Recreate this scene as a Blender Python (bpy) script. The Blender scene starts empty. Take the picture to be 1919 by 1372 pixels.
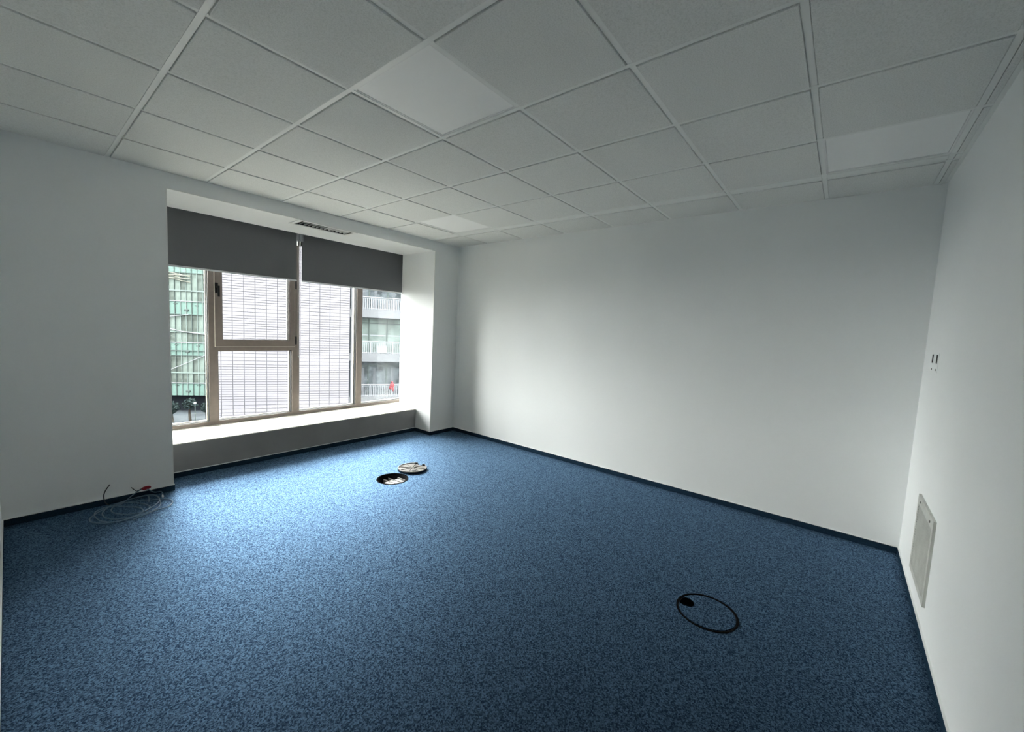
import bpy, bmesh, math, random
from mathutils import Vector, Matrix
random.seed(4)
S = bpy.context.scene
COL = S.collection

# ------------------------------------------------------------ camera, world, exposure
cd = bpy.data.cameras.new('camera'); cam = bpy.data.objects.new('camera', cd); COL.objects.link(cam)
cd.sensor_fit = 'HORIZONTAL'; cd.sensor_width = 36.0; cd.lens = 764.285 / 1919 * 36.0
cd.clip_start = 0.01; cd.clip_end = 500
R = ((-0.63046832, -0.03777251, 0.77529538), (0.77476182, -0.09171158, 0.62556623), (0.04747436, 0.99506895, 0.08708595))
cam.matrix_world = Matrix(((R[0][0], R[0][1], R[0][2], 4.1014), (R[1][0], R[1][1], R[1][2], 4.3763),
                           (R[2][0], R[2][1], R[2][2], 1.5154), (0, 0, 0, 1)))
S.camera = cam
W = bpy.data.worlds.new('sky'); S.world = W; W.use_nodes = True
wn = W.node_tree.nodes; wl = W.node_tree.links; wn.clear()
wo = wn.new('ShaderNodeOutputWorld'); wb = wn.new('ShaderNodeBackground')
tc = wn.new('ShaderNodeTexCoord'); sx = wn.new('ShaderNodeSeparateXYZ'); rp = wn.new('ShaderNodeValToRGB')
wl.new(tc.outputs['Generated'], sx.inputs[0]); wl.new(sx.outputs['Z'], rp.inputs[0])
rp.color_ramp.elements[0].position = 0.0; rp.color_ramp.elements[0].color = (0.335, 0.330, 0.322, 1)
rp.color_ramp.elements[1].position = 1.0; rp.color_ramp.elements[1].color = (1.0, 0.985, 0.965, 1)
wl.new(rp.outputs['Color'], wb.inputs['Color']); wb.inputs['Strength'].default_value = 56.0
wl.new(wb.outputs[0], wo.inputs['Surface'])
S.view_settings.view_transform = 'Standard'; S.view_settings.look = 'None'
S.view_settings.exposure = 0.0; S.view_settings.gamma = 1.0; S.view_settings.use_curve_mapping = False
S.cycles.use_denoising = True
S.cycles.max_bounces = 14; S.cycles.diffuse_bounces = 10; S.cycles.glossy_bounces = 4
S.cycles.transparent_max_bounces = 16; S.cycles.caustics_reflective = False; S.cycles.caustics_refractive = False
S.cycles.sample_clamp_indirect = 80

H = 2.661; LY = 4.830; LX = 4.180; TOPZ = 2.80

# ------------------------------------------------------------ materials
def mat(name, col, rough=0.6, metal=0.0, spec=0.3, noise=None, bump=None):
    m = bpy.data.materials.new(name); m.use_nodes = True
    n = m.node_tree.nodes; l = m.node_tree.links; b = n['Principled BSDF']
    b.inputs['Base Color'].default_value = (*col, 1); b.inputs['Roughness'].default_value = rough
    b.inputs['Metallic'].default_value = metal; b.inputs['Specular IOR Level'].default_value = spec
    t = None
    if noise or bump:
        t = n.new('ShaderNodeTexCoord')
    if noise:                      # (scale, amount)
        a = n.new('ShaderNodeTexNoise'); a.inputs['Scale'].default_value = noise[0]; a.inputs['Detail'].default_value = 4
        r = n.new('ShaderNodeValToRGB'); k = noise[1]
        r.color_ramp.elements[0].position = 0.35; r.color_ramp.elements[1].position = 0.65
        r.color_ramp.elements[0].color = (*[max(0, c * (1 - k)) for c in col], 1)
        r.color_ramp.elements[1].color = (*[min(1, c * (1 + k)) for c in col], 1)
        l.new(t.outputs['Object'], a.inputs['Vector']); l.new(a.outputs['Fac'], r.inputs[0]); l.new(r.outputs[0], b.inputs['Base Color'])
    if bump:                       # (scale, strength, distance)
        a = n.new('ShaderNodeTexNoise'); a.inputs['Scale'].default_value = bump[0]; a.inputs['Detail'].default_value = 3
        p = n.new('ShaderNodeBump'); p.inputs['Strength'].default_value = bump[1]; p.inputs['Distance'].default_value = bump[2]
        l.new(t.outputs['Object'], a.inputs['Vector']); l.new(a.outputs['Fac'], p.inputs['Height']); l.new(p.outputs[0], b.inputs['Normal'])
    return m

M = {}
M['wall'] = mat('painted_wall', (0.865, 0.885, 0.89), 0.55, spec=0.25, noise=(1.3, 0.012), bump=(60, 0.12, 0.002))
M['corner'] = mat('corner_bead_paint', (0.86, 0.87, 0.86), 0.45)
M['reveal'] = mat('reveal_paint', (0.84, 0.83, 0.79), 0.6, noise=(2, 0.01))
M['bench_front'] = mat('grey_plasterboard', (0.30, 0.30, 0.30), 0.7, noise=(4, 0.05))
M['sill'] = mat('cream_sill_tile', (0.93, 0.90, 0.81), 0.35, noise=(6, 0.04))
M['grout'] = mat('tile_grout', (0.06, 0.055, 0.05), 0.9)
M['tbar'] = mat('white_enamel_tee', (0.88, 0.90, 0.89), 0.35)
M['plenum'] = mat('dark_plenum', (0.06, 0.06, 0.06), 0.9)
M['lampframe'] = mat('lamp_frame_white', (0.86, 0.87, 0.87), 0.3)
M['diffuser'] = mat('lamp_opal_diffuser', (0.96, 0.975, 0.975), 0.55, spec=1.0)
M['base'] = mat('navy_carpet_strip', (0.012, 0.030, 0.055), 0.95, spec=0.05, noise=(300, 0.3))
M['bead'] = mat('white_caulk', (0.78, 0.79, 0.78), 0.5)
M['bronze'] = mat('bronze_aluminium', (0.2050, 0.1700, 0.1480), 0.42, spec=0.4, noise=(25, 0.05))
M['creamal'] = mat('cream_aluminium', (0.78, 0.73, 0.62), 0.4)
M['gasket'] = mat('black_gasket', (0.012, 0.011, 0.010), 0.6)
M['black'] = mat('black_plastic', (0.012, 0.012, 0.013), 0.4)
M['greypl'] = mat('grey_plastic', (0.34, 0.36, 0.38), 0.4)
M['whitepl'] = mat('white_plastic', (0.80, 0.81, 0.80), 0.4)
M['alu'] = mat('brushed_aluminium', (0.70, 0.71, 0.72), 0.35, metal=0.6)
M['steel'] = mat('ribbed_steel', (0.150, 0.140, 0.128), 0.5, noise=(40, 0.15))
M['steel_light'] = mat('pale_steel_rim', (0.26, 0.25, 0.24), 0.5)
M['socket'] = mat('cream_socket_plastic', (0.36, 0.35, 0.33), 0.5)
M['matblack'] = mat('matt_black_rubber', (0.006, 0.006, 0.007), 0.9, spec=0.05)
M['ventgrey'] = mat('dusty_grille_paint', (0.52, 0.53, 0.50), 0.6, noise=(12, 0.08))
M['duct'] = mat('dark_duct', (0.03, 0.03, 0.03), 0.8)
M['cable'] = mat('grey_blue_cable', (0.1500, 0.2350, 0.3200), 0.35)
M['cabledark'] = mat('dark_cable_end', (0.03, 0.035, 0.045), 0.5)
M['red'] = mat('red_plastic', (0.33, 0.012, 0.03), 0.35)

# tile with fissured mineral-fibre face
def tile_mat():
    m = mat('mineral_fibre_tile', (0.7000, 0.7000, 0.7000), 0.95, spec=0.1, bump=(260, 0.5, 0.002))
    n = m.node_tree.nodes; l = m.node_tree.links; b = n['Principled BSDF']; t = n['Texture Coordinate']
    oi = n.new('ShaderNodeObjectInfo'); ad = n.new('ShaderNodeVectorMath'); ad.operation = 'ADD'
    sc = n.new('ShaderNodeVectorMath'); sc.operation = 'SCALE'; sc.inputs[0].default_value = (7, 3, 5)
    l.new(oi.outputs['Random'], sc.inputs['Scale']); l.new(t.outputs['Object'], ad.inputs[0]); l.new(sc.outputs[0], ad.inputs[1])
    a = n.new('ShaderNodeTexNoise'); a.inputs['Scale'].default_value = 170; a.inputs['Detail'].default_value = 5; a.inputs['Roughness'].default_value = 0.75
    r = n.new('ShaderNodeValToRGB'); r.color_ramp.elements[0].position = 0.30; r.color_ramp.elements[1].position = 0.55
    r.color_ramp.elements[0].color = (0.66, 0.68, 0.66, 1); r.color_ramp.elements[1].color = (0.85, 0.865, 0.855, 1)
    l.new(ad.outputs[0], a.inputs['Vector']); l.new(a.outputs['Fac'], r.inputs[0]); l.new(r.outputs[0], b.inputs['Base Color'])
    return m
M['tile'] = tile_mat()

def carpet_mat():
    m = bpy.data.materials.new('blue_loop_carpet'); m.use_nodes = True
    n = m.node_tree.nodes; l = m.node_tree.links; b = n['Principled BSDF']
    b.inputs['Roughness'].default_value = 0.95; b.inputs['Specular IOR Level'].default_value = 0.1
    b.inputs['Sheen Weight'].default_value = 0.0
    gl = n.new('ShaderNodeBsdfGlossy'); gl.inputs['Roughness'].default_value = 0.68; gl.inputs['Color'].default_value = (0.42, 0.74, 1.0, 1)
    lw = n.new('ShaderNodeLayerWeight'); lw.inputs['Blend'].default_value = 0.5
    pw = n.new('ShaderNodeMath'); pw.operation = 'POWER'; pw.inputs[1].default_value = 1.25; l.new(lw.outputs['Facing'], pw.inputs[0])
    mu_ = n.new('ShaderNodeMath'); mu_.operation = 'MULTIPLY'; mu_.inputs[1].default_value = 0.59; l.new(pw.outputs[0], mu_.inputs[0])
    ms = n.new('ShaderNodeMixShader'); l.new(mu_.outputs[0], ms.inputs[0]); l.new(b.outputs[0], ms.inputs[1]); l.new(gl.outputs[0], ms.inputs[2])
    l.new(ms.outputs[0], n['Material Output'].inputs['Surface'])
    t = n.new('ShaderNodeTexCoord')
    v = n.new('ShaderNodeTexVoronoi'); v.inputs['Scale'].default_value = 190
    g = n.new('ShaderNodeTexNoise'); g.inputs['Scale'].default_value = 125; g.inputs['Detail'].default_value = 3; g.inputs['Roughness'].default_value = 0.8
    l.new(t.outputs['Object'], v.inputs['Vector']); l.new(t.outputs['Object'], g.inputs['Vector'])
    sp = n.new('ShaderNodeSeparateColor'); l.new(v.outputs['Color'], sp.inputs[0])
    mx = n.new('ShaderNodeMath'); mx.operation = 'MULTIPLY_ADD'; mx.inputs[1].default_value = 0.45
    l.new(sp.outputs['Red'], mx.inputs[0])
    ml = n.new('ShaderNodeMath'); ml.operation = 'MULTIPLY'; ml.inputs[1].default_value = 0.55; l.new(g.outputs['Fac'], ml.inputs[0])
    l.new(ml.outputs[0], mx.inputs[2])
    r = n.new('ShaderNodeValToRGB'); e = r.color_ramp.elements
    e[0].position = 0.22; e[0].color = (0.0008, 0.004, 0.009, 1)
    e[1].position = 0.78; e[1].color = (0.010, 0.030, 0.056, 1)
    q = e.new(0.5); q.color = (0.0022, 0.010, 0.021, 1)
    l.new(mx.outputs[0], r.inputs[0]); l.new(r.outputs[0], b.inputs['Base Color'])
    r2_ = n.new('ShaderNodeValToRGB'); e2 = r2_.color_ramp.elements
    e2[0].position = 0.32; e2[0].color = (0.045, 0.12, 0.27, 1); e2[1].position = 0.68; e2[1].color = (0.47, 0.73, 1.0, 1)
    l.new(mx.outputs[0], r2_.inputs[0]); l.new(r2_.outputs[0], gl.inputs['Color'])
    p = n.new('ShaderNodeBump'); p.inputs['Strength'].default_value = 0.45; p.inputs['Distance'].default_value = 0.004
    l.new(mx.outputs[0], p.inputs['Height']); l.new(p.outputs[0], b.inputs['Normal'])
    return m
M['carpet'] = carpet_mat()

def blind_mat():
    m = mat('charcoal_blind_fabric', (0.150, 0.155, 0.160), 0.85, spec=0.15)
    n = m.node_tree.nodes; l = m.node_tree.links; b = n['Principled BSDF']
    t = n.new('ShaderNodeTexCoord'); w = n.new('ShaderNodeTexNoise'); w.inputs['Scale'].default_value = 900
    p = n.new('ShaderNodeBump'); p.inputs['Strength'].default_value = 0.2; p.inputs['Distance'].default_value = 0.0005
    l.new(t.outputs['Object'], w.inputs['Vector']); l.new(w.outputs['Fac'], p.inputs['Height']); l.new(p.outputs[0], b.inputs['Normal'])
    return m
M['blind'] = blind_mat()

def glass(name, tint, f0=0.05, haze=0.0):
    m = bpy.data.materials.new(name); m.use_nodes = True
    n = m.node_tree.nodes; l = m.node_tree.links; n.clear()
    o = n.new('ShaderNodeOutputMaterial'); t = n.new('ShaderNodeBsdfTransparent'); t.inputs[0].default_value = (*tint, 1)
    g = n.new('ShaderNodeBsdfGlossy'); g.inputs['Roughness'].default_value = 0.02
    f = n.new('ShaderNodeFresnel'); f.inputs['IOR'].default_value = 1.3; x = n.new('ShaderNodeMixShader')
    l.new(f.outputs[0], x.inputs[0]); l.new(t.outputs[0], x.inputs[1]); l.new(g.outputs[0], x.inputs[2]); l.new(x.outputs[0], o.inputs[0])
    return m
M['glass'] = glass('window_glass', (0.95, 0.97, 0.96))

# outside
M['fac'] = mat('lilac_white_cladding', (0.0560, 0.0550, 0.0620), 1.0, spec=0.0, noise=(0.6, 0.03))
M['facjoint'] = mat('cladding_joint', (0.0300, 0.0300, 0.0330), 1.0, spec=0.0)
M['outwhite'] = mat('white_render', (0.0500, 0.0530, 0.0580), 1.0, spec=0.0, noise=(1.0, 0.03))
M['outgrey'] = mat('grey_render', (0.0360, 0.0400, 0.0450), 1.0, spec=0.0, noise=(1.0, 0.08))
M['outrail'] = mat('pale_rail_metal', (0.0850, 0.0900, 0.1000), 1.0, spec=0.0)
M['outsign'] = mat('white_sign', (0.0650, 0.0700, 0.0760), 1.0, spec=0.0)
M['outdark'] = mat('dark_window_void', (0.0049, 0.0057, 0.0071), 1.0, spec=0.0)
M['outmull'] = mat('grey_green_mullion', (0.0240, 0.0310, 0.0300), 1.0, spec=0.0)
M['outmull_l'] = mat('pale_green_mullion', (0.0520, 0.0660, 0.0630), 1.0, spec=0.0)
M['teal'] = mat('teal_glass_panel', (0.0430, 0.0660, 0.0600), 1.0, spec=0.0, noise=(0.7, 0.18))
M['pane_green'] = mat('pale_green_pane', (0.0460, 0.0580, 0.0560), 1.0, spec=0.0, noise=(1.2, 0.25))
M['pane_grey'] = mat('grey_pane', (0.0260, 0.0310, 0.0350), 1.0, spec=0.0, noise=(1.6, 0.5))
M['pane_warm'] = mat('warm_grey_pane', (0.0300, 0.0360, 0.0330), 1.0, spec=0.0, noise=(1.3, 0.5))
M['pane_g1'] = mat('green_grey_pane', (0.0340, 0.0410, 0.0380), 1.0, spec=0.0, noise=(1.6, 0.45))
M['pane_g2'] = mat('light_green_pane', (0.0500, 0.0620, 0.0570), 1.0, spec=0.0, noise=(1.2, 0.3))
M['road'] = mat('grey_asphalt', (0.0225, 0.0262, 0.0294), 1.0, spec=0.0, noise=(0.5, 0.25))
M['bounce'] = mat('pale_bounce_surface', (0.110, 0.108, 0.100), 1.0, spec=0.0, noise=(0.8, 0.1))
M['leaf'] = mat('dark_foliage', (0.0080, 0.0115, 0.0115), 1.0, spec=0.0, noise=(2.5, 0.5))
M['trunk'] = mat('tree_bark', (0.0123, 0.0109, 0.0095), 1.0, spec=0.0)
M['yellow'] = mat('cream_slant_bar', (0.0613, 0.0634, 0.0546), 1.0, spec=0.0)
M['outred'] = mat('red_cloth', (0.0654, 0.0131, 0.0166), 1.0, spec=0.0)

# ------------------------------------------------------------ mesh helpers
def obj(name, bm, m, parent=None, smooth=False):
    me = bpy.data.meshes.new(name); bmesh.ops.recalc_face_normals(bm, faces=bm.faces); bm.to_mesh(me); bm.free()
    if smooth:
        for p in me.polygons: p.use_smooth = True
    o = bpy.data.objects.new(name, me); COL.objects.link(o); me.materials.append(m)
    if parent is not None: o.parent = parent
    return o
def box(bm, a, b, T=None):
    v = [bm.verts.new(Vector((x, y, z)) if T is None else T @ Vector((x, y, z))) for x in (a[0], b[0]) for y in (a[1], b[1]) for z in (a[2], b[2])]
    for f in ((0, 1, 3, 2), (4, 6, 7, 5), (0, 4, 5, 1), (2, 3, 7, 6), (0, 2, 6, 4), (1, 5, 7, 3)): bm.faces.new([v[i] for i in f])
    return v
def bbox(a, b, bev=0.0, T=None):
    bm = bmesh.new(); box(bm, a, b, T)
    if bev: bmesh.ops.bevel(bm, geom=bm.edges[:], offset=bev, segments=2, affect='EDGES', profile=0.6)
    return bm
def O(name, a, b, m, parent=None, bev=0.0, T=None): return obj(name, bbox(a, b, bev, T), m, parent)
def boxes(L, T=None):
    bm = bmesh.new()
    for a, b in L: box(bm, a, b, T)
    return bm
def tube(bm, pts, r, n=8, cap=True):
    rings = []; pts = [Vector(p) for p in pts]; up = Vector((0.13, 0.21, 1)).normalized()
    for i, p in enumerate(pts):
        d = (pts[min(i + 1, len(pts) - 1)] - pts[max(i - 1, 0)]).normalized()
        if abs(d.dot(up)) > 0.97: up = Vector((1, 0.2, 0)).normalized()
        u = d.cross(up).normalized(); w = u.cross(d).normalized()
        rr = r[i] if isinstance(r, (list, tuple)) else r
        rings.append([bm.verts.new(p + (u * math.cos(t) + w * math.sin(t)) * rr) for t in [2 * math.pi * k / n for k in range(n)]])
    for a, b in zip(rings, rings[1:]):
        for k in range(n): bm.faces.new((a[k], a[(k + 1) % n], b[(k + 1) % n], b[k]))
    if cap: bm.faces.new(rings[0][::-1]); bm.faces.new(rings[-1])
def cyl(bm, c, r0, r1, z0, z1, n=32, cap=True):
    A = [bm.verts.new((c[0] + r0 * math.cos(2 * math.pi * k / n), c[1] + r0 * math.sin(2 * math.pi * k / n), z0)) for k in range(n)]
    B = [bm.verts.new((c[0] + r1 * math.cos(2 * math.pi * k / n), c[1] + r1 * math.sin(2 * math.pi * k / n), z1)) for k in range(n)]
    for k in range(n): bm.faces.new((A[k], A[(k + 1) % n], B[(k + 1) % n], B[k]))
    if cap: bm.faces.new(A[::-1]); bm.faces.new(B)
def ring(bm, prof, c=(0, 0), n=48):      # closed lathe of (r, z) profile
    rs = [[bm.verts.new((c[0] + r * math.cos(2 * math.pi * k / n), c[1] + r * math.sin(2 * math.pi * k / n), z)) for r, z in prof] for k in range(n)]
    m = len(prof)
    for k in range(n):
        for j in range(m): bm.faces.new((rs[k][j], rs[(k + 1) % n][j], rs[(k + 1) % n][(j + 1) % m], rs[k][(j + 1) % m]))
def crom(P, k=6, closed=False):
    P = [Vector(p) for p in P]; out = []
    for i in range(len(P) - 1):
        p0 = P[max(i - 1, 0)]; p1 = P[i]; p2 = P[i + 1]; p3 = P[min(i + 2, len(P) - 1)]
        for j in range(k):
            t = j / k
            out.append(0.5 * ((2 * p1) + (p2 - p0) * t + (2 * p0 - 5 * p1 + 4 * p2 - p3) * t * t + (3 * p1 - p0 - 3 * p2 + p3) * t ** 3))
    out.append(P[-1]); return out
def prism(bm, poly, z0, z1):
    A = [bm.verts.new((x, y, z0)) for x, y in poly]; B = [bm.verts.new((x, y, z1)) for x, y in poly]; n = len(poly)
    for k in range(n): bm.faces.new((A[k], A[(k + 1) % n], B[(k + 1) % n], B[k]))
    bm.faces.new(A[::-1]); bm.faces.new(B)
def tag(o, label, cat, group=None):
    o['label'] = label; o['category'] = cat
    if group: o['group'] = group
    return o
def struct(o): o['kind'] = 'structure'; return o
def thing(name, label, cat, loc=(0, 0, 0), rz=0, group=None):
    o = bpy.data.objects.new(name, None); COL.objects.link(o); o.location = loc; o.rotation_euler = (0, 0, rz)
    o.empty_display_size = 0.05
    return tag(o, label, cat, group)
def copy(src, name=None, loc=None, parent=None):
    c = src.copy(); COL.objects.link(c)
    if loc is not None: c.location = loc
    if parent is not None: c.parent = parent
    return c

# ------------------------------------------------------------ floor with two round outlets cut out
HOLES = [((1.765, 1.045), 0.149), ((1.700, 3.920), 0.156)]
def floor_mesh():
    bm = bmesh.new(); edges = []
    def loop(pts):
        vs = [bm.verts.new((x, y, 0)) for x, y in pts]
        for i in range(len(vs)): edges.append(bm.edges.new((vs[i], vs[(i + 1) % len(vs)])))
    loop([(0.437, -0.33), (3.252, -0.33), (3.252, 0), (LX, 0), (LX, LY), (0, LY), (0, 0), (0.437, 0)])
    for (cx, cy), r in HOLES: loop([(cx + r * math.cos(2 * math.pi * k / 64), cy + r * math.sin(2 * math.pi * k / 64)) for k in range(64)])
    bmesh.ops.triangle_fill(bm, edges=edges, use_beauty=True)
    bmesh.ops.recalc_face_normals(bm, faces=bm.faces)
    fs = bm.faces[:]
    ex = bmesh.ops.extrude_face_region(bm, geom=fs)
    bmesh.ops.translate(bm, verts=[v for v in ex['geom'] if isinstance(v, bmesh.types.BMVert)], vec=(0, 0, -0.03))
    return bm
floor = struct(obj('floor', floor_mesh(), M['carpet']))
O('subfloor', (-0.1, -1.0, -0.22), (LX + 0.1, LY + 0.1, -0.12), M['plenum'], floor)

# ------------------------------------------------------------ walls
def wall(name, L, m='wall'): return struct(obj(name, boxes(L), M[m]))
YP = -0.72      # back of the plastered reveal; blinds hang behind it
wall('wall_back', [((-0.15, -1.12, -0.2), (0, LY + 0.15, TOPZ))])
wall('wall_right', [((0, LY, -0.2), (LX + 0.15, LY + 0.15, TOPZ))])
wall('wall_front', [((LX, -1.12, -0.2), (LX + 0.15, LY, TOPZ))])
# window wall: two plastered piers and the lintel with its soffit
VX0, VX1, VY0, VY1 = 1.60, 2.17, -0.230, -0.028       # hole for the soffit grille
SZ = 2.530
wall('wall_left', [((0, YP, -0.2), (0.437, 0, TOPZ)), ((3.252, YP, -0.2), (LX, 0, TOPZ)),
                   ((0.437, YP, SZ), (VX0, 0, TOPZ)), ((VX1, YP, SZ), (3.252, 0, TOPZ)),
                   ((VX0, YP, SZ), (VX1, VY0, TOPZ)), ((VX0, VY1, SZ), (VX1, 0, TOPZ)),
                   ((0, -1.12, -0.2), (0.16, YP, TOPZ)), ((3.40, -1.12, -0.2), (LX, YP, TOPZ)),
                   ((0.16, -1.12, 2.64), (3.40, YP, TOPZ))])
# white corner beads round the recess
bm = bmesh.new()
for x0, x1 in ((0.431, 0.440), (3.249, 3.258)): box(bm, (x0, -0.010, 0.05), (x1, 0.0015, SZ + 0.004))
box(bm, (0.431, -0.010, SZ - 0.003), (3.258, 0.0015, SZ + 0.006))
struct(obj('trim_1', bm, M['corner']))

# skirting: navy carpet strip with a white bead on top
BH = 0.048
def skirting(name, runs):
    o = struct(obj(name, boxes([((a[0], a[1], 0), (b[0], b[1], BH)) for a, b in runs]), M['base']))
    obj('bead', boxes([((a[0], a[1], BH), (b[0], b[1], BH + 0.006)) for a, b in runs]), M['bead'], o)
    return o
t_ = 0.008
skirting('baseboard_back', [((0, 0, 0), (t_, LY, 0))])
skirting('baseboard_right', [((t_, LY - t_, 0), (LX - t_, LY, 0))])
skirting('baseboard_front', [((LX - t_, t_, 0), (LX, LY, 0))])
skirting('baseboard_left', [((t_, 0, 0), (0.437, t_, 0)), ((3.252, 0, 0), (LX - t_, t_, 0)), ((0.437, -0.33, 0), (0.437 + t_, t_, 0)),
                            ((3.252 - t_, -0.33, 0), (3.252, t_, 0)), ((0.437 + t_, -0.33, 0), (3.252 - t_, -0.33 + t_, 0))])

# ------------------------------------------------------------ sill bench under the window
BZ = 0.320
bench = struct(obj('trim_2', boxes([((0.437, YP, -0.05), (3.252, -0.33, BZ - 0.010)), ((0.16, -0.93, -0.05), (3.40, YP, BZ - 0.010))]), M['bench_front']))
obj('mortar_bed', boxes([((0.4371, YP, BZ - 0.010), (3.2519, -0.335, BZ - 0.0035)), ((0.161, -0.93, BZ - 0.010), (3.399, YP, BZ - 0.0035))]), M['grout'], bench)
xs = [0.16, 0.27] + [0.57 + 0.3 * i for i in range(10)] + [3.40]
src = {}
for r, (y0, y1) in enumerate(((-0.93, -0.63), (-0.63, -0.328))):
    for i in range(len(xs) - 1):
        x0, x1 = xs[i], xs[i + 1]
        if r == 1:
            x0, x1 = max(x0, 0.4375), min(x1, 3.2515)
            if x1 - x0 < 0.02: continue
            # tile against the reveal keeps the notch: front row starts at the plaster
        g = 0.0018
        w = round(x1 - x0, 4)
        yy0 = y0
                # row behind is notched where the pier stands
        if r == 0 and (x0 < 0.437 or x1 > 3.252):
            bm = bmesh.new()
            if x1 < 0.437: poly = [(x0 + g, y0 + g), (x1 - g, y0 + g), (x1 - g, YP - 0.001), (x0 + g, YP - 0.001)]
            elif x0 < 0.437: poly = [(x0 + g, y0 + g), (x1 - g, y0 + g), (x1 - g, y1 - g), (0.4375, y1 - g), (0.4375, YP - 0.001), (x0 + g, YP - 0.001)]
            elif x0 > 3.252: poly = [(x0 + g, y0 + g), (x1 - g, y0 + g), (x1 - g, YP - 0.001), (x0 + g, YP - 0.001)]
            else: poly = [(x0 + g, y0 + g), (x1 - g, y0 + g), (x1 - g, YP - 0.001), (3.2515, YP - 0.001), (3.2515, y1 - g), (x0 + g, y1 - g)]
            prism(bm, poly, BZ - 0.009, BZ); obj('sill_tile', bm, M['sill'], bench); continue
        key = (r, w)
        if key not in src: src[key] = O('sill_tile', (g, g, -0.009), (w - g, y1 - y0 - g, 0), M['sill'], bench, 0.0008); o = src[key]
        else: o = copy(src[key], parent=bench)
        o.location = (x0, y0, BZ)

# ------------------------------------------------------------ ceiling
ceil = struct(O('ceiling', (0, 0, H + 0.045), (LX, LY, TOPZ), M['plenum']))
TX = [0.485, 0.59, 1.19, 1.79, 2.39, 2.99, 3.59]
TY = [0.568 + 0.6 * j for j in range(8)]
fl = 0.012
for x in TX:      # bars running along y
    obj('tee_bar', boxes([((x - fl, 0, H), (x + fl, LY, H + 0.002)), ((x - 0.0015, 0, H + 0.002), (x + 0.0015, LY, H + 0.036))]), M['tbar'], ceil)
X_ = [0.0] + TX + [LX]; Y_ = [0.0] + TY + [LY]
for y in TY:      # cross bars, one continuous line of cross tees each
    bm = bmesh.new()
    for i in range(len(X_) - 1):
        a = X_[i] + (fl if i else 0); b = X_[i + 1] - (fl if i < len(X_) - 2 else 0)
        box(bm, (a + 0.0006, y - fl, H + 0.0004), (b - 0.0006, y + fl, H + 0.0024)); box(bm, (a, y - 0.0015, H + 0.0024), (b, y + 0.0015, H + 0.030))
    obj('cross_tee', bm, M['tbar'], ceil)
wa = 0.020
for a, b in (((0, 0), (wa, LY)), ((LX - wa, 0), (LX, LY)), ((wa, 0), (LX - wa, wa * 0.4)), ((wa, LY - wa), (LX - wa, LY))):
    O('wall_angle', (a[0], a[1], H - 0.001), (b[0], b[1], H + 0.0005), M['tbar'], ceil)
lamps = {(2, 1), (5, 4), (2, 7)}       # cells (i in X_, j in Y_) that hold a light panel
tsrc = {}
DROP = 0.006
for i in range(len(X_) - 1):
    for j in range(len(Y_) - 1):
        if (i, j) in lamps: continue
        x0, x1, y0, y1 = X_[i], X_[i + 1], Y_[j], Y_[j + 1]
        w, d = round(x1 - x0, 3), round(y1 - y0, 3)
        gx0 = 0.016 if i else 0.021; gx1 = 0.016 if i < len(X_) - 2 else 0.021
        gy0 = 0.016 if j else 0.010; gy1 = 0.016 if j < len(Y_) - 2 else 0.021
        strip = (i == 1)
        dp = 0.001 if (strip or d < 0.1) else DROP
        key = (w, d, gx0, gx1, gy0, gy1)
        if key not in tsrc:
            bm = bmesh.new()
            vs = [box(bm, (gx0, gy0, -dp), (w - gx1, d - gy1, 0.006))]
            if dp > 0.002: bmesh.ops.bevel(bm, geom=[e for e in bm.edges if all(v.co.z < -dp + 1e-5 for v in e.verts)], offset=0.0015, segments=1, affect='EDGES')
            box(bm, (0.004, 0.004, 0.006), (w - 0.004, d - 0.004, 0.016))
            tsrc[key] = obj('ceiling_tile', bm, M['tbar'] if strip else M['tile'], ceil); o = tsrc[key]
        else: o = copy(tsrc[key], parent=ceil)
        o.location = (x0, y0, H + (random.uniform(-0.0006, 0.0006)))
LAB = {(2, 1): 'unlit white square ceiling light panel near the window corner, farthest of the three', (5, 4): 'unlit white square ceiling light panel at top centre, nearest and largest of three',
       (2, 7): 'unlit white square ceiling light panel in corner by the right wall'}
for (i, j) in sorted(lamps):
    x0, x1, y0, y1 = X_[i], X_[i + 1], Y_[j], Y_[j + 1]
    t = thing('ceiling_light', LAB[(i, j)], 'ceiling light', ((x0 + x1) / 2, (y0 + y1) / 2, H + 0.0030), 0, 'ceiling light panels')
    h = 0.2955; q = 0.278
    bm = bmesh.new()
    for a, b in (((-h, -h), (h, -q)), ((-h, q), (h, h)), ((-h, -q), (-q, q)), ((q, -q), (h, q))): box(bm, (a[0], a[1], 0), (b[0], b[1], 0.010))
    obj('frame', bm, M['lampframe'], t)
    O('diffuser', (-q + 0.001, -q + 0.001, 0.002), (q - 0.001, q - 0.001, 0.006), M['diffuser'], t)

# ------------------------------------------------------------ window (bronze aluminium frame, deep mullions)
WY = -0.93; GY = -1.02; OY = -1.075
MUL = [(2.660, 2.745), (1.800, 1.887), (0.940, 1.022)]
win = struct(obj('window_1', boxes([((0.16, GY - 0.01, BZ - 0.02), (3.40, WY, BZ + 0.040)), ((0.16, GY - 0.01, 2.58), (3.40, WY, 2.64))]), M['bronze']))
for a, b in MUL:
    mu = O('mullion', (a, GY - 0.004, BZ + 0.040), (b, WY, 2.58), M['bronze'], win, 0.002)
    O('outer_cap', (a + 0.012, OY, BZ - 0.02), (b - 0.012, GY - 0.008, 2.64), M['creamal'], mu)
for a, b in ((0.16, 0.18), (3.38, 3.40)): O('side_frame', (a, GY - 0.004, BZ + 0.040), (b, WY, 2.58), M['bronze'], win)
O('transom', (1.887, GY - 0.004, 1.140), (2.660, WY, 1.196), M['bronze'], win, 0.002)
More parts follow.
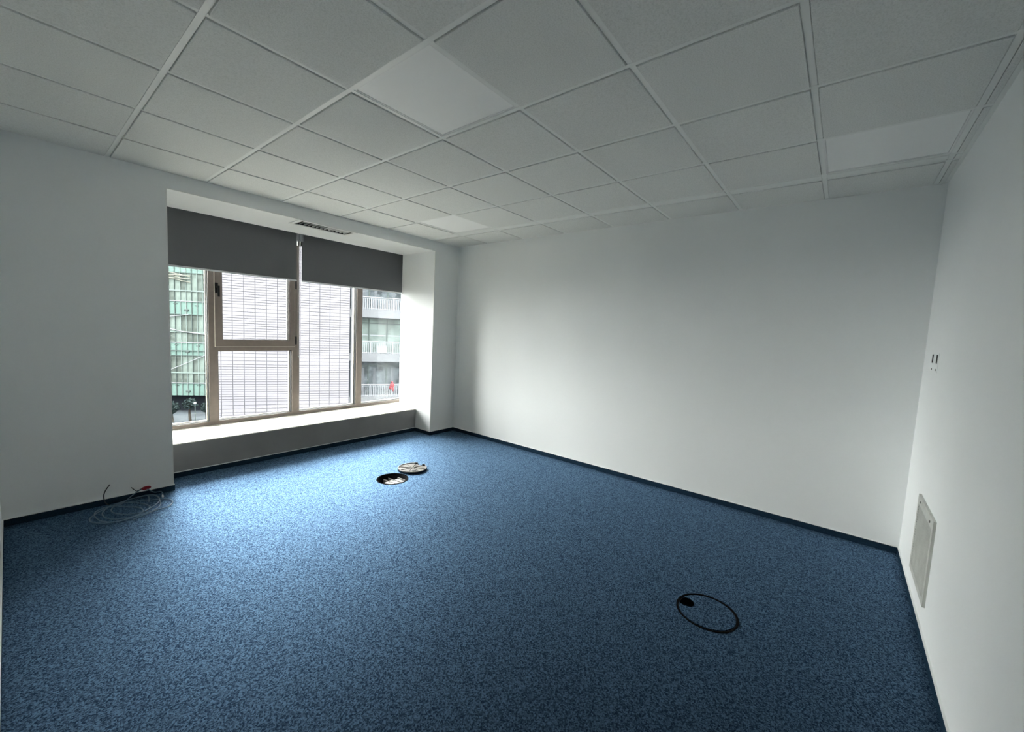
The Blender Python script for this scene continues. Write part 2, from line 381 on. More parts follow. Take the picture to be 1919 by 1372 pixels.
def glazed(x0, x1, z0, z1, label=None):
    g = O('glass_pane', (x0, GY - 0.003, z0), (x1, GY + 0.003, z1), M['glass'], win)
    bm = bmesh.new(); w = 0.011; y0, y1 = GY + 0.003, GY + 0.028
    for a, b in (((x0, z0), (x1, z0 + w)), ((x0, z1 - w), (x1, z1)), ((x0, z0 + w), (x0 + w, z1 - w)), ((x1 - w, z0 + w), (x1, z1 - w))):
        box(bm, (a[0], y0, a[1]), (b[0], y1, b[1]))
    obj('glazing_bead', bm, M['creamal'], g)
    bm = bmesh.new(); w = 0.005; y0, y1 = GY + 0.028, GY + 0.072
    for a, b in (((x0, z0), (x1, z0 + w)), ((x0, z1 - w), (x1, z1)), ((x0, z0 + w), (x0 + w, z1 - w)), ((x1 - w, z0 + w), (x1, z1 - w))):
        box(bm, (a[0], y0, a[1]), (b[0], y1, b[1]))
    obj('gasket', bm, M['gasket'], g)
zb = BZ + 0.040
glazed(2.745, 3.38, zb, 2.58); glazed(1.887, 2.660, zb, 1.140); glazed(1.022, 1.800, zb, 2.58); glazed(0.18, 0.940, zb, 2.58)
# opening sash above the transom
sx0, sx1, sz0, sz1 = 1.862, 2.688, 1.186, 2.60; g0, g1, h0, h1 = 1.928, 2.617, 1.262, 2.54
bm = boxes([((sx0, WY - 0.05, sz0), (sx1, WY + 0.012, h0)), ((sx0, WY - 0.05, h1), (sx1, WY + 0.012, sz1)), ((sx0, WY - 0.05, h0), (g0, WY + 0.012, h1)), ((g1, WY - 0.05, h0), (sx1, WY + 0.012, h1))])
sash = obj('sash', bm, M['bronze'], win)
O('sash_glass', (g0, WY - 0.062, h0), (g1, WY - 0.056, h1), M['glass'], sash)
bm = bmesh.new()
for a, b in (((g0, h0), (g1, h0 + 0.006)), ((g0, h0 + 0.006), (g0 + 0.006, h1)), ((g1 - 0.006, h0 + 0.006), (g1, h1))): box(bm, (a[0], WY - 0.030, a[1]), (b[0], WY - 0.012, b[1]))
obj('gasket', bm, M['gasket'], sash)
bm = boxes([((sx0 - 0.003, WY - 0.002, sz0 - 0.003), (sx0, WY + 0.013, sz1)), ((sx1, WY - 0.002, sz0 - 0.003), (sx1 + 0.003, WY + 0.013, sz1)), ((sx0 - 0.003, WY - 0.002, sz0 - 0.003), (sx1 + 0.003, WY + 0.013, sz0))])
obj('sash_lip', bm, M['creamal'], sash)
# handle: plate and downward lever
hz = 1.80
hp = O('handle_plate', (2.658, WY + 0.012, hz - 0.035), (2.688, WY + 0.022, hz + 0.075), M['black'], sash, 0.003)
bm = bmesh.new(); tube(bm, [(2.672, WY + 0.02, hz + 0.03), (2.672, WY + 0.05, hz + 0.03)], 0.009, 10)
box(bm, (2.652, WY + 0.046, hz - 0.075), (2.672, WY + 0.060, hz + 0.042)); obj('handle_lever', bm, M['black'], sash)
for z in (1.255, 1.935): O('hinge', (1.838, WY, z - 0.045), (1.858, WY + 0.018, z + 0.055), M['black'], sash, 0.003)

# ------------------------------------------------------------ roller blinds
BY = -0.790
def blind(x0, x1, label, side):
    t = thing('roller_blind', label, 'blind', (0, 0, 0), 0, 'roller blinds over the window')
    zbot = 1.995
    bm = bmesh.new(); tube(bm, [(x0 + 0.004, BY + 0.025, 2.585), (x1 - 0.004, BY + 0.025, 2.585)], 0.024, 20); obj('roller', bm, M['blind'], t, True)
    O('fabric', (x0, BY - 0.0006, zbot), (x1, BY + 0.0006, 2.60), M['blind'], t)
    bm = bmesh.new(); box(bm, (x0, BY - 0.006, zbot - 0.016), (x1, BY + 0.006, zbot + 0.002)); bmesh.ops.bevel(bm, geom=bm.edges[:], offset=0.003, segments=2, affect='EDGES')
    obj('bottom_bar', bm, M['alu'], t)
    return t
b1 = blind(1.893, 3.390, 'charcoal roller blind left of the chain, covering the opening sash', 0)
b2 = blind(0.175, 1.836, 'charcoal roller blind right of the chain, ending at the corner pier', 1)
def bracket(t, x0, x1):
    o = obj('bracket', boxes([((x0, BY - 0.02, 2.452), (x0 + 0.005, BY + 0.05, 2.64)), ((x1 - 0.005, BY - 0.02, 2.452), (x1, BY + 0.05, 2.64)), ((x0 + 0.005, BY - 0.02, 2.452), (x1 - 0.005, BY + 0.05, 2.457))]), M['greypl'], t)
    O('clip', (x0 + 0.007, BY - 0.015, 2.40), (x1 - 0.007, BY + 0.02, 2.451), M['black'], o)
bracket(b1, 1.866, 1.892); bracket(b2, 1.838, 1.862)
bm = bmesh.new(); R0 = 0.013; cx = 1.882; cy = BY + 0.045; pts = [(cx - R0, cy, 2.45)]
pts += [(cx - R0, cy, 2.45 - 1.36 * k / 12) for k in range(1, 13)]
pts += [(cx - R0 * math.cos(a), cy, 1.09 - R0 * 1.6 * math.sin(a)) for a in [math.pi * k / 8 for k in range(1, 8)]]
pts += [(cx + R0, cy, 1.09 + 1.36 * k / 12) for k in range(0, 13)]
tube(bm, pts, 0.0020, 6); obj('chain', bm, M['whitepl'], b1, True)
for z, s in ((2.10, -1), (1.62, 1), (1.30, -1)):
    bm = bmesh.new(); cyl(bm, (cx + s * R0, cy), 0.0035, 0.0035, z - 0.008, z + 0.008, 8); obj('chain_connector', bm, M['whitepl'], b1)

# ------------------------------------------------------------ soffit grille over the window
gt = thing('air_grille', 'white slotted air grille set in the lintel soffit above the blinds', 'vent', ((VX0 + VX1) / 2, (VY0 + VY1) / 2, SZ))
hx, hy = (VX1 - VX0) / 2, (VY1 - VY0) / 2; e = 0.034
bm = bmesh.new()
for a, b in (((-hx - e, -hy - e), (hx + e, -hy + 0.004)), ((-hx - e, hy - 0.004), (hx + e, hy + 0.030)), ((-hx - e, -hy + 0.004), (-hx + 0.004, hy - 0.004)), ((hx - 0.004, -hy + 0.004), (hx + e, hy - 0.004))):
    box(bm, (a[0], a[1], -0.008), (b[0], b[1], -0.0005))
obj('frame', bm, M['whitepl'], gt)
n = 13
for k in range(n):
    x = -hx + 0.02 + (2 * hx - 0.04) * k / (n - 1); an = math.radians(-14 if k > n * 0.42 else 30)
    T = Matrix.Translation((x, 0, 0.007)) @ Matrix.Rotation(an, 4, 'Y')
    O('blade', (-0.0010, -hy + 0.004, -0.008), (0.0010, hy - 0.004, 0.008), M['whitepl'], gt, T=T)
for k in range(6):
    y = -hy + 0.02 + (2 * hy - 0.04) * k / 5
    O('rear_blade', (-hx + 0.003, y - 0.001, 0.034), (hx - 0.003, y + 0.001, 0.044), M['duct'], gt)
obj('duct', boxes([((-hx + 0.0005, -hy + 0.0005, 0.001), (-hx + 0.0025, hy - 0.0005, 0.16)), ((hx - 0.0025, -hy + 0.0005, 0.001), (hx - 0.0005, hy - 0.0005, 0.16)),
                   ((-hx + 0.0025, -hy + 0.0005, 0.001), (hx - 0.0025, -hy + 0.0025, 0.16)), ((-hx + 0.0025, hy - 0.0025, 0.001), (hx - 0.0025, hy - 0.0005, 0.16)),
                   ((-hx + 0.0005, -hy + 0.0005, 0.16), (hx - 0.0005, hy - 0.0005, 0.165))]), M['duct'], gt)

# ------------------------------------------------------------ wall grille low on the right wall
vt = thing('wall_vent', 'dusty white louvred vent grille low on the right wall near corner', 'vent', (0.875, LY, 0.405))
w2, h2 = 0.262, 0.232
bm = bmesh.new(); fw = 0.034
for a, b in (((-w2, -h2), (w2, -h2 + fw)), ((-w2, h2 - fw - 0.02), (w2, h2)), ((-w2, -h2 + fw), (-w2 + fw, h2 - fw - 0.02)), ((w2 - fw, -h2 + fw), (w2, h2 - fw - 0.02))):
    box(bm, (a[0], -0.012, a[1]), (b[0], 0, b[1]))
obj('frame', bm, M['ventgrey'], vt)
O('backing', (-w2 + fw, -0.0025, -h2 + fw), (w2 - fw, 0, h2 - fw - 0.02), M['duct'], vt)
nl = 24
for k in range(nl):
    z = -h2 + fw + 0.008 + (2 * h2 - 2 * fw - 0.036) * k / (nl - 1)
    T = Matrix.Translation((0, -0.0085, z)) @ Matrix.Rotation(math.radians(35), 4, 'X')
    O('louvre', (-w2 + fw, -0.0048, -0.0008), (w2 - fw, 0.0042, 0.0008), M['ventgrey'], vt, T=T)
for x in (-0.17, 0.17):
    bm = bmesh.new(); tube(bm, [(x, -0.015, h2 - 0.03), (x, -0.011, h2 - 0.03)], 0.007, 12); obj('screw', bm, M['steel'], vt)

# small wall plate with two dark slots
pt = thing('wall_plate', 'small white wall plate with two dark slots high on right wall', 'plate', (0.439, LY, 1.438))
O('plate', (-0.115, -0.002, -0.060), (0.115, 0, 0.060), M['wall'], pt, 0.0008)
for x in (-0.075, 0.075):
    T = Matrix.Translation((x, -0.0026, 0.025)) @ Matrix.Rotation(math.radians(4), 4, 'Y')
    O('slot', (-0.012, -0.002, -0.026), (0.012, 0.002, 0.026), M['black'], pt, T=T)
    bm = bmesh.new(); tube(bm, [(x, -0.0045, -0.042), (x, -0.0015, -0.042)], 0.006, 10); obj('screw', bm, M['steel'], pt)

# ------------------------------------------------------------ floor outlets
def arc(c, r, a0, a1, n): return [(c[0] + r * math.cos(a0 + (a1 - a0) * k / n), c[1] + r * math.sin(a0 + (a1 - a0) * k / n)) for k in range(n + 1)]
(c1x, c1y), r1 = HOLES[0]
fb = thing('floor_outlet', 'open round floor outlet box with white sockets inside, lid beside it', 'floor outlet', (c1x, c1y, 0), 0, 'round floor outlets')
bm = bmesh.new(); ring(bm, [(r1 - 0.006, -0.02), (r1 - 0.006, 0.0035), (r1 + 0.003, 0.0035), (r1 + 0.003, 0.0005), (r1 - 0.002, 0.0005), (r1 - 0.002, -0.02)], n=64)
obj('rim', bm, M['matblack'], fb)
bm = bmesh.new(); ring(bm, [(r1 - 0.010, -0.075), (r1 - 0.010, -0.002), (r1 - 0.0065, -0.002), (r1 - 0.0065, -0.080), (0.001, -0.080), (0.001, -0.075)], n=64)
obj('cup', bm, M['matblack'], fb, True)
# socket carriers lie across the cup
rot = math.radians(97)
for k, (off, ln) in enumerate(((0.060, 0.13), (0.006, 0.17), (-0.048, 0.16))):
    T = Matrix.Rotation(rot, 4, 'Z') @ Matrix.Translation((0.034, off, 0))
    sk = O('socket_strip', (-ln / 2 + 0.012, -0.024, -0.074), (ln / 2 + 0.0, 0.024, -0.026), M['socket'], fb, 0.003, T=T)
    for s in (-0.5, 0.5):
        bm = bmesh.new(); cc = T @ Vector((0.006 + s * ln * 0.48, 0, 0))
        ring(bm, [(0.018, -0.0262), (0.018, -0.0235), (0.0205, -0.0235), (0.0205, -0.0262)], (cc.x, cc.y), 24)
        obj('socket_face', bm, M['greypl'], sk)
T = Matrix.Rotation(rot, 4, 'Z')
for y in (0.033, -0.025): O('divider', (-0.10, y - 0.002, -0.074), (0.11, y + 0.002, -0.022), M['steel'], fb, T=T)
O('bracket_arm', (-0.03, 0.090, -0.074), (0.075, 0.100, -0.020), M['steel'], fb, T=T)

# loose lid, upside down
lidc = (1.462, 0.962)
ld = thing('outlet_lid', 'loose round floor outlet lid lying upside down, ribbed metal underside, notched edge', 'lid', (lidc[0], lidc[1], 0))
na = math.atan2(0.933 - lidc[1], 1.344 - lidc[0])      # direction of the cable notch
def lid_poly(r, notch, n=60):
    half = math.asin(min(0.99, notch / r)) * 0.95
    P = arc((0, 0), r, na + half, na + 2 * math.pi - half, n)
    cen = (r * math.cos(na), r * math.sin(na))
    Q = arc(cen, notch, na + math.pi * 1.5 + 0.0, na + math.pi * 0.5, 16)
    return P + Q[1:-1]
bm = bmesh.new(); prism(bm, lid_poly(0.150, 0.036), 0.001, 0.016); obj('carpet_inlay', bm, M['base'], ld)
bm = bmesh.new(); prism(bm, lid_poly(0.147, 0.040), 0.016, 0.020); obj('plate', bm, M['steel'], ld)
half = math.asin(0.040 / 0.148)
bm = bmesh.new(); A = arc((0, 0), 0.148, na + half, na + 2 * math.pi - half, 60); B = arc((0, 0), 0.141, na + half, na + 2 * math.pi - half, 60)
for i in range(60):
    prism(bm, [A[i], A[i + 1], B[i + 1], B[i]], 0.020, 0.027)
bmesh.ops.remove_doubles(bm, verts=bm.verts, dist=1e-5); obj('rim', bm, M['steel_light'], ld)
for k in range(8):
    a = na + math.pi / 8 + k * math.pi / 4; T = Matrix.Rotation(a, 4, 'Z')
    O('rib', (0.016, -0.0016, 0.020), (0.139, 0.0016, 0.025), M['steel'], ld, T=T)
bm = bmesh.new(); cyl(bm, (0, 0), 0.015, 0.013, 0.020, 0.025, 20); obj('hub', bm, M['steel'], ld)
T = Matrix.Rotation(math.radians(62), 4, 'Z'); O('latch', (0.085, -0.022, 0.0201), (0.112, 0.022, 0.0255), M['black'], ld, 0.002, T=T)
for s in (-1, 1):
    a = na + s * (half + 0.10); T = Matrix.Rotation(a, 4, 'Z'); O('notch_clip', (0.122, -0.012, 0.0201), (0.140, 0.012, 0.034), M['black'], ld, 0.002, T=T)

(c2x, c2y), r2 = HOLES[1]
f2 = thing('floor_outlet', 'closed round floor outlet with carpeted lid and dark cable hole', 'floor outlet', (c2x, c2y, 0), 0, 'round floor outlets')
bm = bmesh.new(); ring(bm, [(r2 - 0.005, -0.02), (r2 - 0.005, 0.0035), (r2 + 0.003, 0.0035), (r2 + 0.003, 0.0005), (r2 - 0.001, 0.0005), (r2 - 0.001, -0.02)], n=72)
obj('rim', bm, M['matblack'], f2)
bm = bmesh.new(); ring(bm, [(r2 - 0.010, -0.075), (r2 - 0.010, -0.002), (r2 - 0.0055, -0.002), (r2 - 0.0055, -0.080), (0.001, -0.080), (0.001, -0.075)], n=72)
obj('cup', bm, M['duct'], f2)
cut = (1.692 - c2x, 3.809 - c2y); rc = 0.042; RL = r2 - 0.013; dc = math.hypot(*cut); nb = math.atan2(cut[1], cut[0])
al = math.acos((RL * RL + dc * dc - rc * rc) / (2 * RL * dc)); be = math.atan2(RL * math.sin(al), RL * math.cos(al) - dc)
# lid disc bitten by the round cable opening at its edge
poly = arc((0, 0), RL, nb + al, nb + 2 * math.pi - al, 70) + arc(cut, rc, nb - be, nb - 2 * math.pi + be, 26)[1:-1]
bm = bmesh.new(); prism(bm, poly, -0.012, 0.003); bmesh.ops.triangulate(bm, faces=[f for f in bm.faces if len(f.verts) > 4])
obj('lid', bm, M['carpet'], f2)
bm = bmesh.new(); cyl(bm, cut, 0.033, 0.033, -0.020, -0.016, 28); obj('cable_flap', bm, M['matblack'], f2)

# ------------------------------------------------------------ coiled cable by the left pier
ct = thing('coiled_cable', 'loosely coiled grey blue data cable with red tie against the left pier', 'cable', (3.55, 0.25, 0))
MAIN = [(3.651, 0.06), (3.609, 0.059), (3.559, 0.043), (3.482, 0.02), (3.421, 0.022), (3.383, 0.055), (3.374, 0.157), (3.41, 0.256), (3.475, 0.33), (3.542, 0.393), (3.615, 0.396), (3.677, 0.362), (3.709, 0.293), (3.709, 0.197), (3.673, 0.122), (3.613, 0.088), (3.548, 0.032), (3.461, 0.02), (3.399, 0.027), (3.372, 0.101), (3.379, 0.198), (3.394, 0.294), (3.443, 0.372), (3.512, 0.413), (3.604, 0.445), (3.678, 0.443), (3.73, 0.372), (3.753, 0.258), (3.742, 0.144), (3.702, 0.094), (3.642, 0.058), (3.587, 0.037), (3.528, 0.106), (3.477, 0.19), (3.455, 0.287), (3.489, 0.357), (3.549, 0.377), (3.608, 0.342), (3.655, 0.261), (3.66, 0.175), (3.629, 0.104), (3.576, 0.167), (3.517, 0.231), (3.5, 0.305), (3.514, 0.362), (3.573, 0.42), (3.665, 0.439), (3.726, 0.416), (3.775, 0.354), (3.784, 0.282), (3.752, 0.202), (3.671, 0.104), (3.573, 0.073), (3.478, 0.1), (3.403, 0.14), (3.356, 0.171), (3.322, 0.219), (3.319, 0.302), (3.365, 0.387), (3.439, 0.407), (3.503, 0.443), (3.579, 0.461)]
o3 = Vector((3.55, 0.25, 0)); CR = 0.0036
rr = random.Random(2)
P = [Vector((x, y, 0.0045 + 0.010 * (0.5 + 0.5 * math.sin(k * 0.55)))) - o3 for k, (x, y) in enumerate(MAIN)]
P[0].z = P[-1].z = 0.004
bm = bmesh.new(); tube(bm, crom(P, 5), CR, 8); obj('cable', bm, M['cable'], ct, True)
V3 = lambda *q: Vector(q) - o3
bm = bmesh.new(); tube(bm, crom([V3(3.60, 0.06, 0.006), V3(3.651, 0.060, 0.010), V3(3.675, 0.045, 0.032), V3(3.684, 0.035, 0.078), V3(3.673, 0.03, 0.122), V3(3.646, 0.026, 0.165)], 6), CR, 8)
obj('standing_end', bm, M['cabledark'], ct, True)
bm = bmesh.new(); tube(bm, crom([V3(3.60, 0.10, 0.010), V3(3.555, 0.04, 0.016), V3(3.496, 0.032, 0.060), V3(3.455, 0.030, 0.076), V3(3.425, 0.030, 0.066), V3(3.385, 0.032, 0.030), V3(3.345, 0.050, 0.030), V3(3.340, 0.09, 0.016), V3(3.345, 0.105, 0.012)], 6), CR, 8)
obj('plug_end', bm, M['cable'], ct, True)
bm = bmesh.new(); tube(bm, [V3(3.341, 0.090, 0.014), V3(3.345, 0.105, 0.010), V3(3.347, 0.130, 0.008)], [0.004, 0.0065, 0.0065], 8); obj('plug', bm, M['whitepl'], ct)
bm = bmesh.new(); tube(bm, crom([V3(3.524, 0.028, 0.108), V3(3.505, 0.03, 0.082), V3(3.490, 0.031, 0.070), V3(3.455, 0.030, 0.084)], 6), 0.0028, 8); obj('tie_tail', bm, M['cabledark'], ct, True)
bm = bmesh.new(); pts = [V3(3.434 + 0.026 * math.cos(a), 0.032 + 0.008 * math.sin(a * 1.0), 0.080 + 0.013 * math.sin(a)) for a in [2 * math.pi * k / 20 for k in range(21)]]
tube(bm, pts, 0.0052, 8, False)
tube(bm, [V3(3.456, 0.033, 0.074), V3(3.434, 0.035, 0.079), V3(3.412, 0.033, 0.086)], [0.005, 0.009, 0.005], 8); obj('red_tie', bm, M['red'], ct, True)
bm = bmesh.new(); tube(bm, crom([V3(3.468, 0.030, 0.012), V3(3.438, 0.035, 0.020), V3(3.430, 0.10, 0.022), V3(3.448, 0.197, 0.012)], 6), CR, 8); obj('loose_strand', bm, M['cable'], ct, True)

# ------------------------------------------------------------ the street outside
GZ = -7.6
gr = O('street', (-95, -150, GZ - 0.3), (70, -4, GZ), M['road']); tag(gr, 'grey asphalt street seen far below the window', 'street'); gr['kind'] = 'structure'

fc = O('bounce_slab', (-30, -20.5, GZ), (32, -1.3, GZ + 0.12), M['bounce']); fc['kind'] = 'structure'  # added pale slab out of view, reflects sky light up to ceiling and soffit

def frame_of(px, py, dx, dy):         # local x along the facade to the photo's right, local -y... y towards us
    L = math.hypot(dx, dy); dx /= L; dy /= L
    nx, ny = dy, -dx                  # normal candidate
    if ny < 0: nx, ny = -nx, -ny      # towards the room
    return Matrix(((dx, nx, 0, px), (dy, ny, 0, py), (0, 0, 1, 0), (0, 0, 0, 1)))

# --- white clad building, straight ahead
F1 = frame_of(-7.2575, -23.390, -0.868, 0.4965)
t1 = thing('office_building', 'white tile clad building straight across behind the middle panes', 'building')
x0, x1 = -4.28, 3.66; top = 9.6
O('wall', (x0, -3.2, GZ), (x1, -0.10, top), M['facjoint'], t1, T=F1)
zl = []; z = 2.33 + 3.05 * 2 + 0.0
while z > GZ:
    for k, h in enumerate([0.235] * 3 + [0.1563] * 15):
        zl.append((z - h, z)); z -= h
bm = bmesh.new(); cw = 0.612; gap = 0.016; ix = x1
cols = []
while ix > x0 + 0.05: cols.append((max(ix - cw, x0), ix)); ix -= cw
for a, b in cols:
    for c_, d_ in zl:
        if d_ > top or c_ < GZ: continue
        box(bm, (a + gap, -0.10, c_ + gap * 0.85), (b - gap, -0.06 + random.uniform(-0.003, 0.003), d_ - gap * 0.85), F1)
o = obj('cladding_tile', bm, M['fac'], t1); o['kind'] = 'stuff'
for k in range(-3, 3):                # dark windows on the flank, one per floor
    zt = 1.90 + 3.05 * k
    O('flank_window', (x1, -0.95, zt - 2.45), (x1 + 0.06, -0.16, zt), M['outdark'], t1, T=F1)
O('flank_pier', (x1 + 0.001, -2.2, GZ), (x1 + 0.16, -1.0, top), M['outwhite'], t1, T=F1)

# --- balcony building, behind and to the right
F2 = frame_of(-16.69, -27.431, -0.868, 0.4965)
t2 = thing('balcony_building', 'pale apartment block with railed balconies behind the right pane', 'building')
bx0, bx1 = -2.3, 4.6
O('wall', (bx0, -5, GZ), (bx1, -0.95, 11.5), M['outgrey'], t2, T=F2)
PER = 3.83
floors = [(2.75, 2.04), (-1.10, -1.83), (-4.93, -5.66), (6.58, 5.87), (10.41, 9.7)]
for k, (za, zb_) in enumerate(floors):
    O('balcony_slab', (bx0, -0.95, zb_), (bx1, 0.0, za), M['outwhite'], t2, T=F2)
    if k == 4: continue
    rail = obj('railing', boxes([((bx0, -0.06, za + 1.03), (bx1, 0.0, za + 1.09)), ((bx0, -0.045, za + 0.06), (bx1, -0.015, za + 0.10)), ((bx0, -0.045, za + 0.92), (bx1, -0.015, za + 0.95))], F2), M['outrail'], t2)
    bm = bmesh.new(); xx = bx0
    while xx < bx1:
        box(bm, (xx, -0.042, za), (xx + 0.045, -0.02, za + 0.93), F2); xx += 0.155
    o = obj('baluster', bm, M['outrail'], rail); o['kind'] = 'stuff'
    for xp in (-2.2, -0.84, 1.02, 2.88): O('rail_post', (xp - 0.03, -0.07, za), (xp + 0.03, -0.008, za + 1.03), M['outrail'], rail, T=F2)
    # glazing of the storey whose balcony this is
    ztop = za + PER - 0.71; zt = za + 2.65
    for a, b in zip((-2.3, -1.00, 0.56, 2.12, 3.68), (-1.00, 0.56, 2.12, 3.68, 4.6)):
        m = M['pane_green'] if k == 1 else M['pane_grey']
        w_ = O('window', (a + 0.03, -0.95, za), (b - 0.03, -0.92, zt - 0.03), m, t2, T=F2)
        O('window_top', (a + 0.03, -0.95, zt + 0.03), (b - 0.03, -0.92, ztop - 0.04), M['pane_green'] if k == 1 else M['pane_grey'], t2, T=F2)
        O('window_post', (a - 0.05, -0.95, za), (a + 0.05, -0.88, ztop), M['outmull'], t2, T=F2)
        if k != 1:
            O('curtain', (a + 0.12 + 0.3 * ((k * 3 + int(a * 2)) % 3), -0.918, za + 0.02), (a + 0.35 + 0.3 * ((k * 3 + int(a * 2)) % 3), -0.91, zt - 0.2), M['outgrey'], w_, T=F2)
        else:
            O('blind_slat', (a + 0.1, -0.918, za + 1.55), (b - 0.1, -0.91, za + 1.62), M['outrail'], w_, T=F2)
    O('window_rail', (bx0, -0.95, zt - 0.045), (bx1, -0.89, zt + 0.045), M['outmull'], t2, T=F2)
sg = O('sign_board', (-0.38, 0.004, -1.02), (0.54, 0.03, -0.41), M['outsign'], T=F2); tag(sg, 'blank white board hung on the middle balcony railing', 'sign')
bm = bmesh.new()
for q in ((1.02, 0.10, -3.95, 0.22, 0.10, 0.24), (0.90, 0.10, -4.15, 0.14, 0.09, 0.18), (1.10, 0.10, -4.25, 0.10, 0.08, 0.26), (1.02, 0.10, -3.66, 0.09, 0.08, 0.10)):
    r = bmesh.ops.create_icosphere(bm, subdivisions=2, radius=1, matrix=F2 @ Matrix.Translation(q[:3]) @ Matrix.Diagonal((*q[3:], 1)))
rc_ = obj('red_cloth', bm, M['outred'], None, True); tag(rc_, 'small red cloth over the lowest visible balcony railing', 'cloth')

# --- green glass building, left pane
F3 = frame_of(-6.210, -42.503, -0.7788, 0.6273)
t3 = thing('glass_building', 'teal banded glass office building filling the leftmost window pane', 'building')
gx0, gx1 = -5.35, 2.9
O('wall', (-11.0, -4.5, -5.94), (gx1, -0.10, 13.3), M['outmull'], t3, T=F3)
bm = bmesh.new(); bt = bmesh.new()
for k in range(-1, 4):                # unseen storeys and bays, added to shade the reveal from sky, joined
    b0 = -2.2 + 3.76 * k
    for q in range(20):
        a = -10.9 + 0.898 * q
        if b0 < 9.5 and a > gx0 - 0.9: continue
        if a + 0.86 > gx1: continue
        box(bt, (a, -0.10, b0), (a + 0.85, -0.05, b0 + 1.15), F3); box(bm, (a, -0.10, b0 + 1.25), (a + 0.85, -0.06, b0 + 3.60), F3)
o = obj('upper_spandrels', bt, M['teal'], t3); o['kind'] = 'stuff'
o = obj('upper_panes', bm, M['pane_g1'], t3); o['kind'] = 'stuff'
O('ground_floor', (-10.4, -4, GZ), (gx1 - 0.6, -1.2, -5.94), M['outdark'], t3, T=F3)
MX = [-0.89 + 0.449 * k for k in range(-10, 9)]
MX = [m_ for m_ in MX if gx0 < m_ < gx1]
cuts = [gx0] + MX + [gx1]
bands = []       # (z0, z1, kind)
P3_ = 3.76
for k in range(-1, 4):
    b0 = -2.2 + P3_ * k           # underside of this storey's teal band
    bands.append((b0, b0 + 1.15, 'teal'))
    bands.append((b0 + 1.21, b0 + 2.10, 'low'))
    bands.append((b0 + 2.16, b0 + P3_ - 0.06, 'win'))
rnd = random.Random(5)
psrc = {}
for z0, z1, kd in bands:
    if z0 > 8: continue
    for a, b in zip(cuts, cuts[1:]):
        if b - a < 0.1: continue
        mm = 'teal' if kd == 'teal' else rnd.choice(['pane_g1', 'pane_warm', 'pane_g2', 'pane_warm'])
        key = (round(b - a, 3), round(z1 - z0, 3), mm)
        if key not in psrc:
            o = O('spandrel_panel' if kd == 'teal' else 'window_pane', (0.022, -0.10, 0), (b - a - 0.022, -0.06, z1 - z0), M[mm], t3); psrc[key] = o
        else: o = copy(psrc[key], parent=t3)
        o.matrix_local = F3 @ Matrix.Translation((a, 0.0, z0)) @ Matrix.Rotation(math.radians(rnd.uniform(-0.2, 0.2)), 4, 'Z')
for i, x in enumerate(MX): O('mullion', (x - 0.022, -0.09, -5.94), (x + 0.022, 0.03, 10), M['outmull_l'] if i % 3 else M['outmull'], t3, T=F3)
for k in range(-1, 4):
    b0 = -2.2 + P3_ * k
    for dz, mm, h in ((1.18, 'outrail', 0.05), (2.13, 'outmull_l', 0.10), (P3_ - 0.03, 'outmull', 0.05), (0.42, 'outmull', 0.06)):
        if dz == 0.42 and k != 0: continue
        O('transom', (gx0, -0.09, b0 + dz - h / 2), (gx1, 0.035, b0 + dz + h / 2), M[mm], t3, T=F3)
def bar3(p, q, r, m, parent):  # thin slanted bar just off the glass front
    bm = bmesh.new(); tube(bm, [F3 @ Vector(p), F3 @ Vector(q)], r, 6); return obj('slant_bar', bm, M[m], parent)
bar3((-1.7, 0.08, 1.25), (0.25, 0.08, 2.1 - 0.55), 0.035, 'outsign', t3)
bar3((-1.9, 0.08, 0.33), (-0.35, 0.08, -0.02), 0.045, 'outsign', t3)
bar3((-0.35, 0.08, -0.02), (1.9, 0.08, -0.25), 0.045, 'outsign', t3)
bar3((-1.7, 0.08, -3.75), (1.9, 0.08, -1.95), 0.025, 'outrail', t3)
for k, (za, zb_) in enumerate(((5.1, 4.35), (4.85, 4.1), (5.35, 4.6), (5.0, 4.7), (4.75, 4.4))):
    bar3((-2.2 + 0.15 * k, 0.10 + 0.02 * k, za + 0.05), (0.45, 0.10 + 0.02 * k, zb_ + 0.35), 0.04, 'yellow', t3)
for x, z in ((0.02, 1.95), (0.02, -1.85), (0.02, -5.55)):  # small dark ovals set on the teal bands
    bm = bmesh.new(); bmesh.ops.create_icosphere(bm, subdivisions=2, radius=1, matrix=F3 @ Matrix.Translation((x, -0.02, z)) @ Matrix.Diagonal((0.20, 0.06, 0.14, 1)))
    obj('dark_oval', bm, M['outmull'], t3, True)
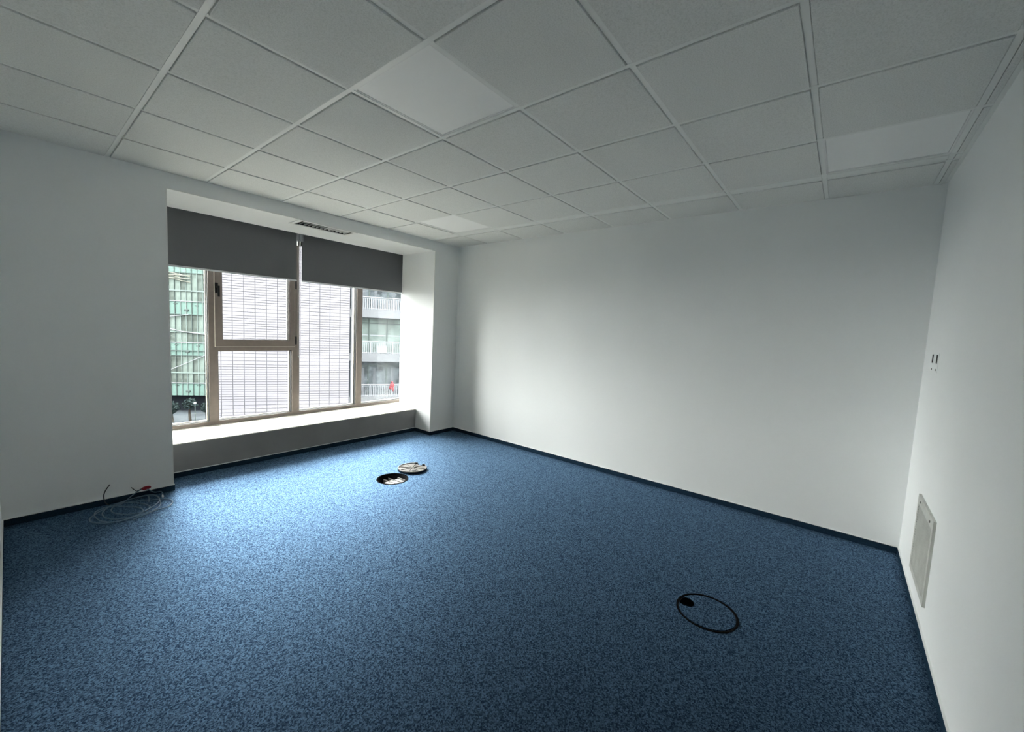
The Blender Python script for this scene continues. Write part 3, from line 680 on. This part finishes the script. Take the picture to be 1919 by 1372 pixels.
for x, z in ((-0.85, 2.5), (0.85, 2.4), (-0.85, -1.25), (0.90, -1.3), (-0.85, -5.0), (0.9, -4.98)):
    bm = bmesh.new(); bmesh.ops.create_icosphere(bm, subdivisions=1, radius=1, matrix=F3 @ Matrix.Translation((x, -0.03, z)) @ Matrix.Diagonal((0.19, 0.05, 0.05, 1)))
    obj('dark_oval', bm, M['outmull'], t3, True)

# street trees below the glass building
def tree(x, y, h, r, label, seed):
    t = thing('street_tree', label, 'tree', (x, y, GZ), 0, 'trees below the glass building'); q = random.Random(seed)
    bm = bmesh.new(); tube(bm, [(0, 0, 0), (0.05, 0, h * 0.4), (0, 0.05, h * 0.7)], [0.12, 0.09, 0.05], 8); obj('trunk', bm, M['trunk'], t)
    bm = bmesh.new()
    for k in range(420):
        d = Vector((q.gauss(0, 1), q.gauss(0, 1), q.gauss(0, 0.7))).normalized() * r * q.uniform(0.45, 1.0)
        c = Vector((0, 0, h * 0.75)) + d; s = q.uniform(0.07, 0.13)
        a = [Vector((q.uniform(-1, 1), q.uniform(-1, 1), q.uniform(-1, 1))).normalized() * s for _ in range(3)]
        vs = [bm.verts.new(c + a[0]), bm.verts.new(c + a[1]), bm.verts.new(c - a[0]), bm.verts.new(c - a[1] * 0.6 + a[2] * 0.3)]
        bm.faces.new(vs[:3]); bm.faces.new((vs[0], vs[2], vs[3]))
    o = obj('foliage', bm, M['leaf'], t); o['kind'] = 'stuff'
tree(-4.35, -38.95, 1.7, 0.52, 'dark leafy street tree at the pane foot, nearest the left pier', 1)
tree(-5.50, -38.70, 2.0, 0.52, 'dark leafy street tree in the middle of the pane foot', 2)
tree(-6.65, -38.45, 1.5, 0.50, 'dark leafy street tree beside the window mullion', 3)
bm = bmesh.new()
sl = thing('street_lamp', 'small street lamp with round white globe among the dark trees', 'lamp', (-5.60, -37.6, GZ))
tube(bm, [(0, 0, 0), (0, 0, 1.65)], 0.03, 8); obj('post', bm, M['outmull'], sl)
bm = bmesh.new(); bmesh.ops.create_icosphere(bm, subdivisions=2, radius=0.11, matrix=Matrix.Translation((0, 0, 1.72))); obj('globe', bm, M['outsign'], sl, True)
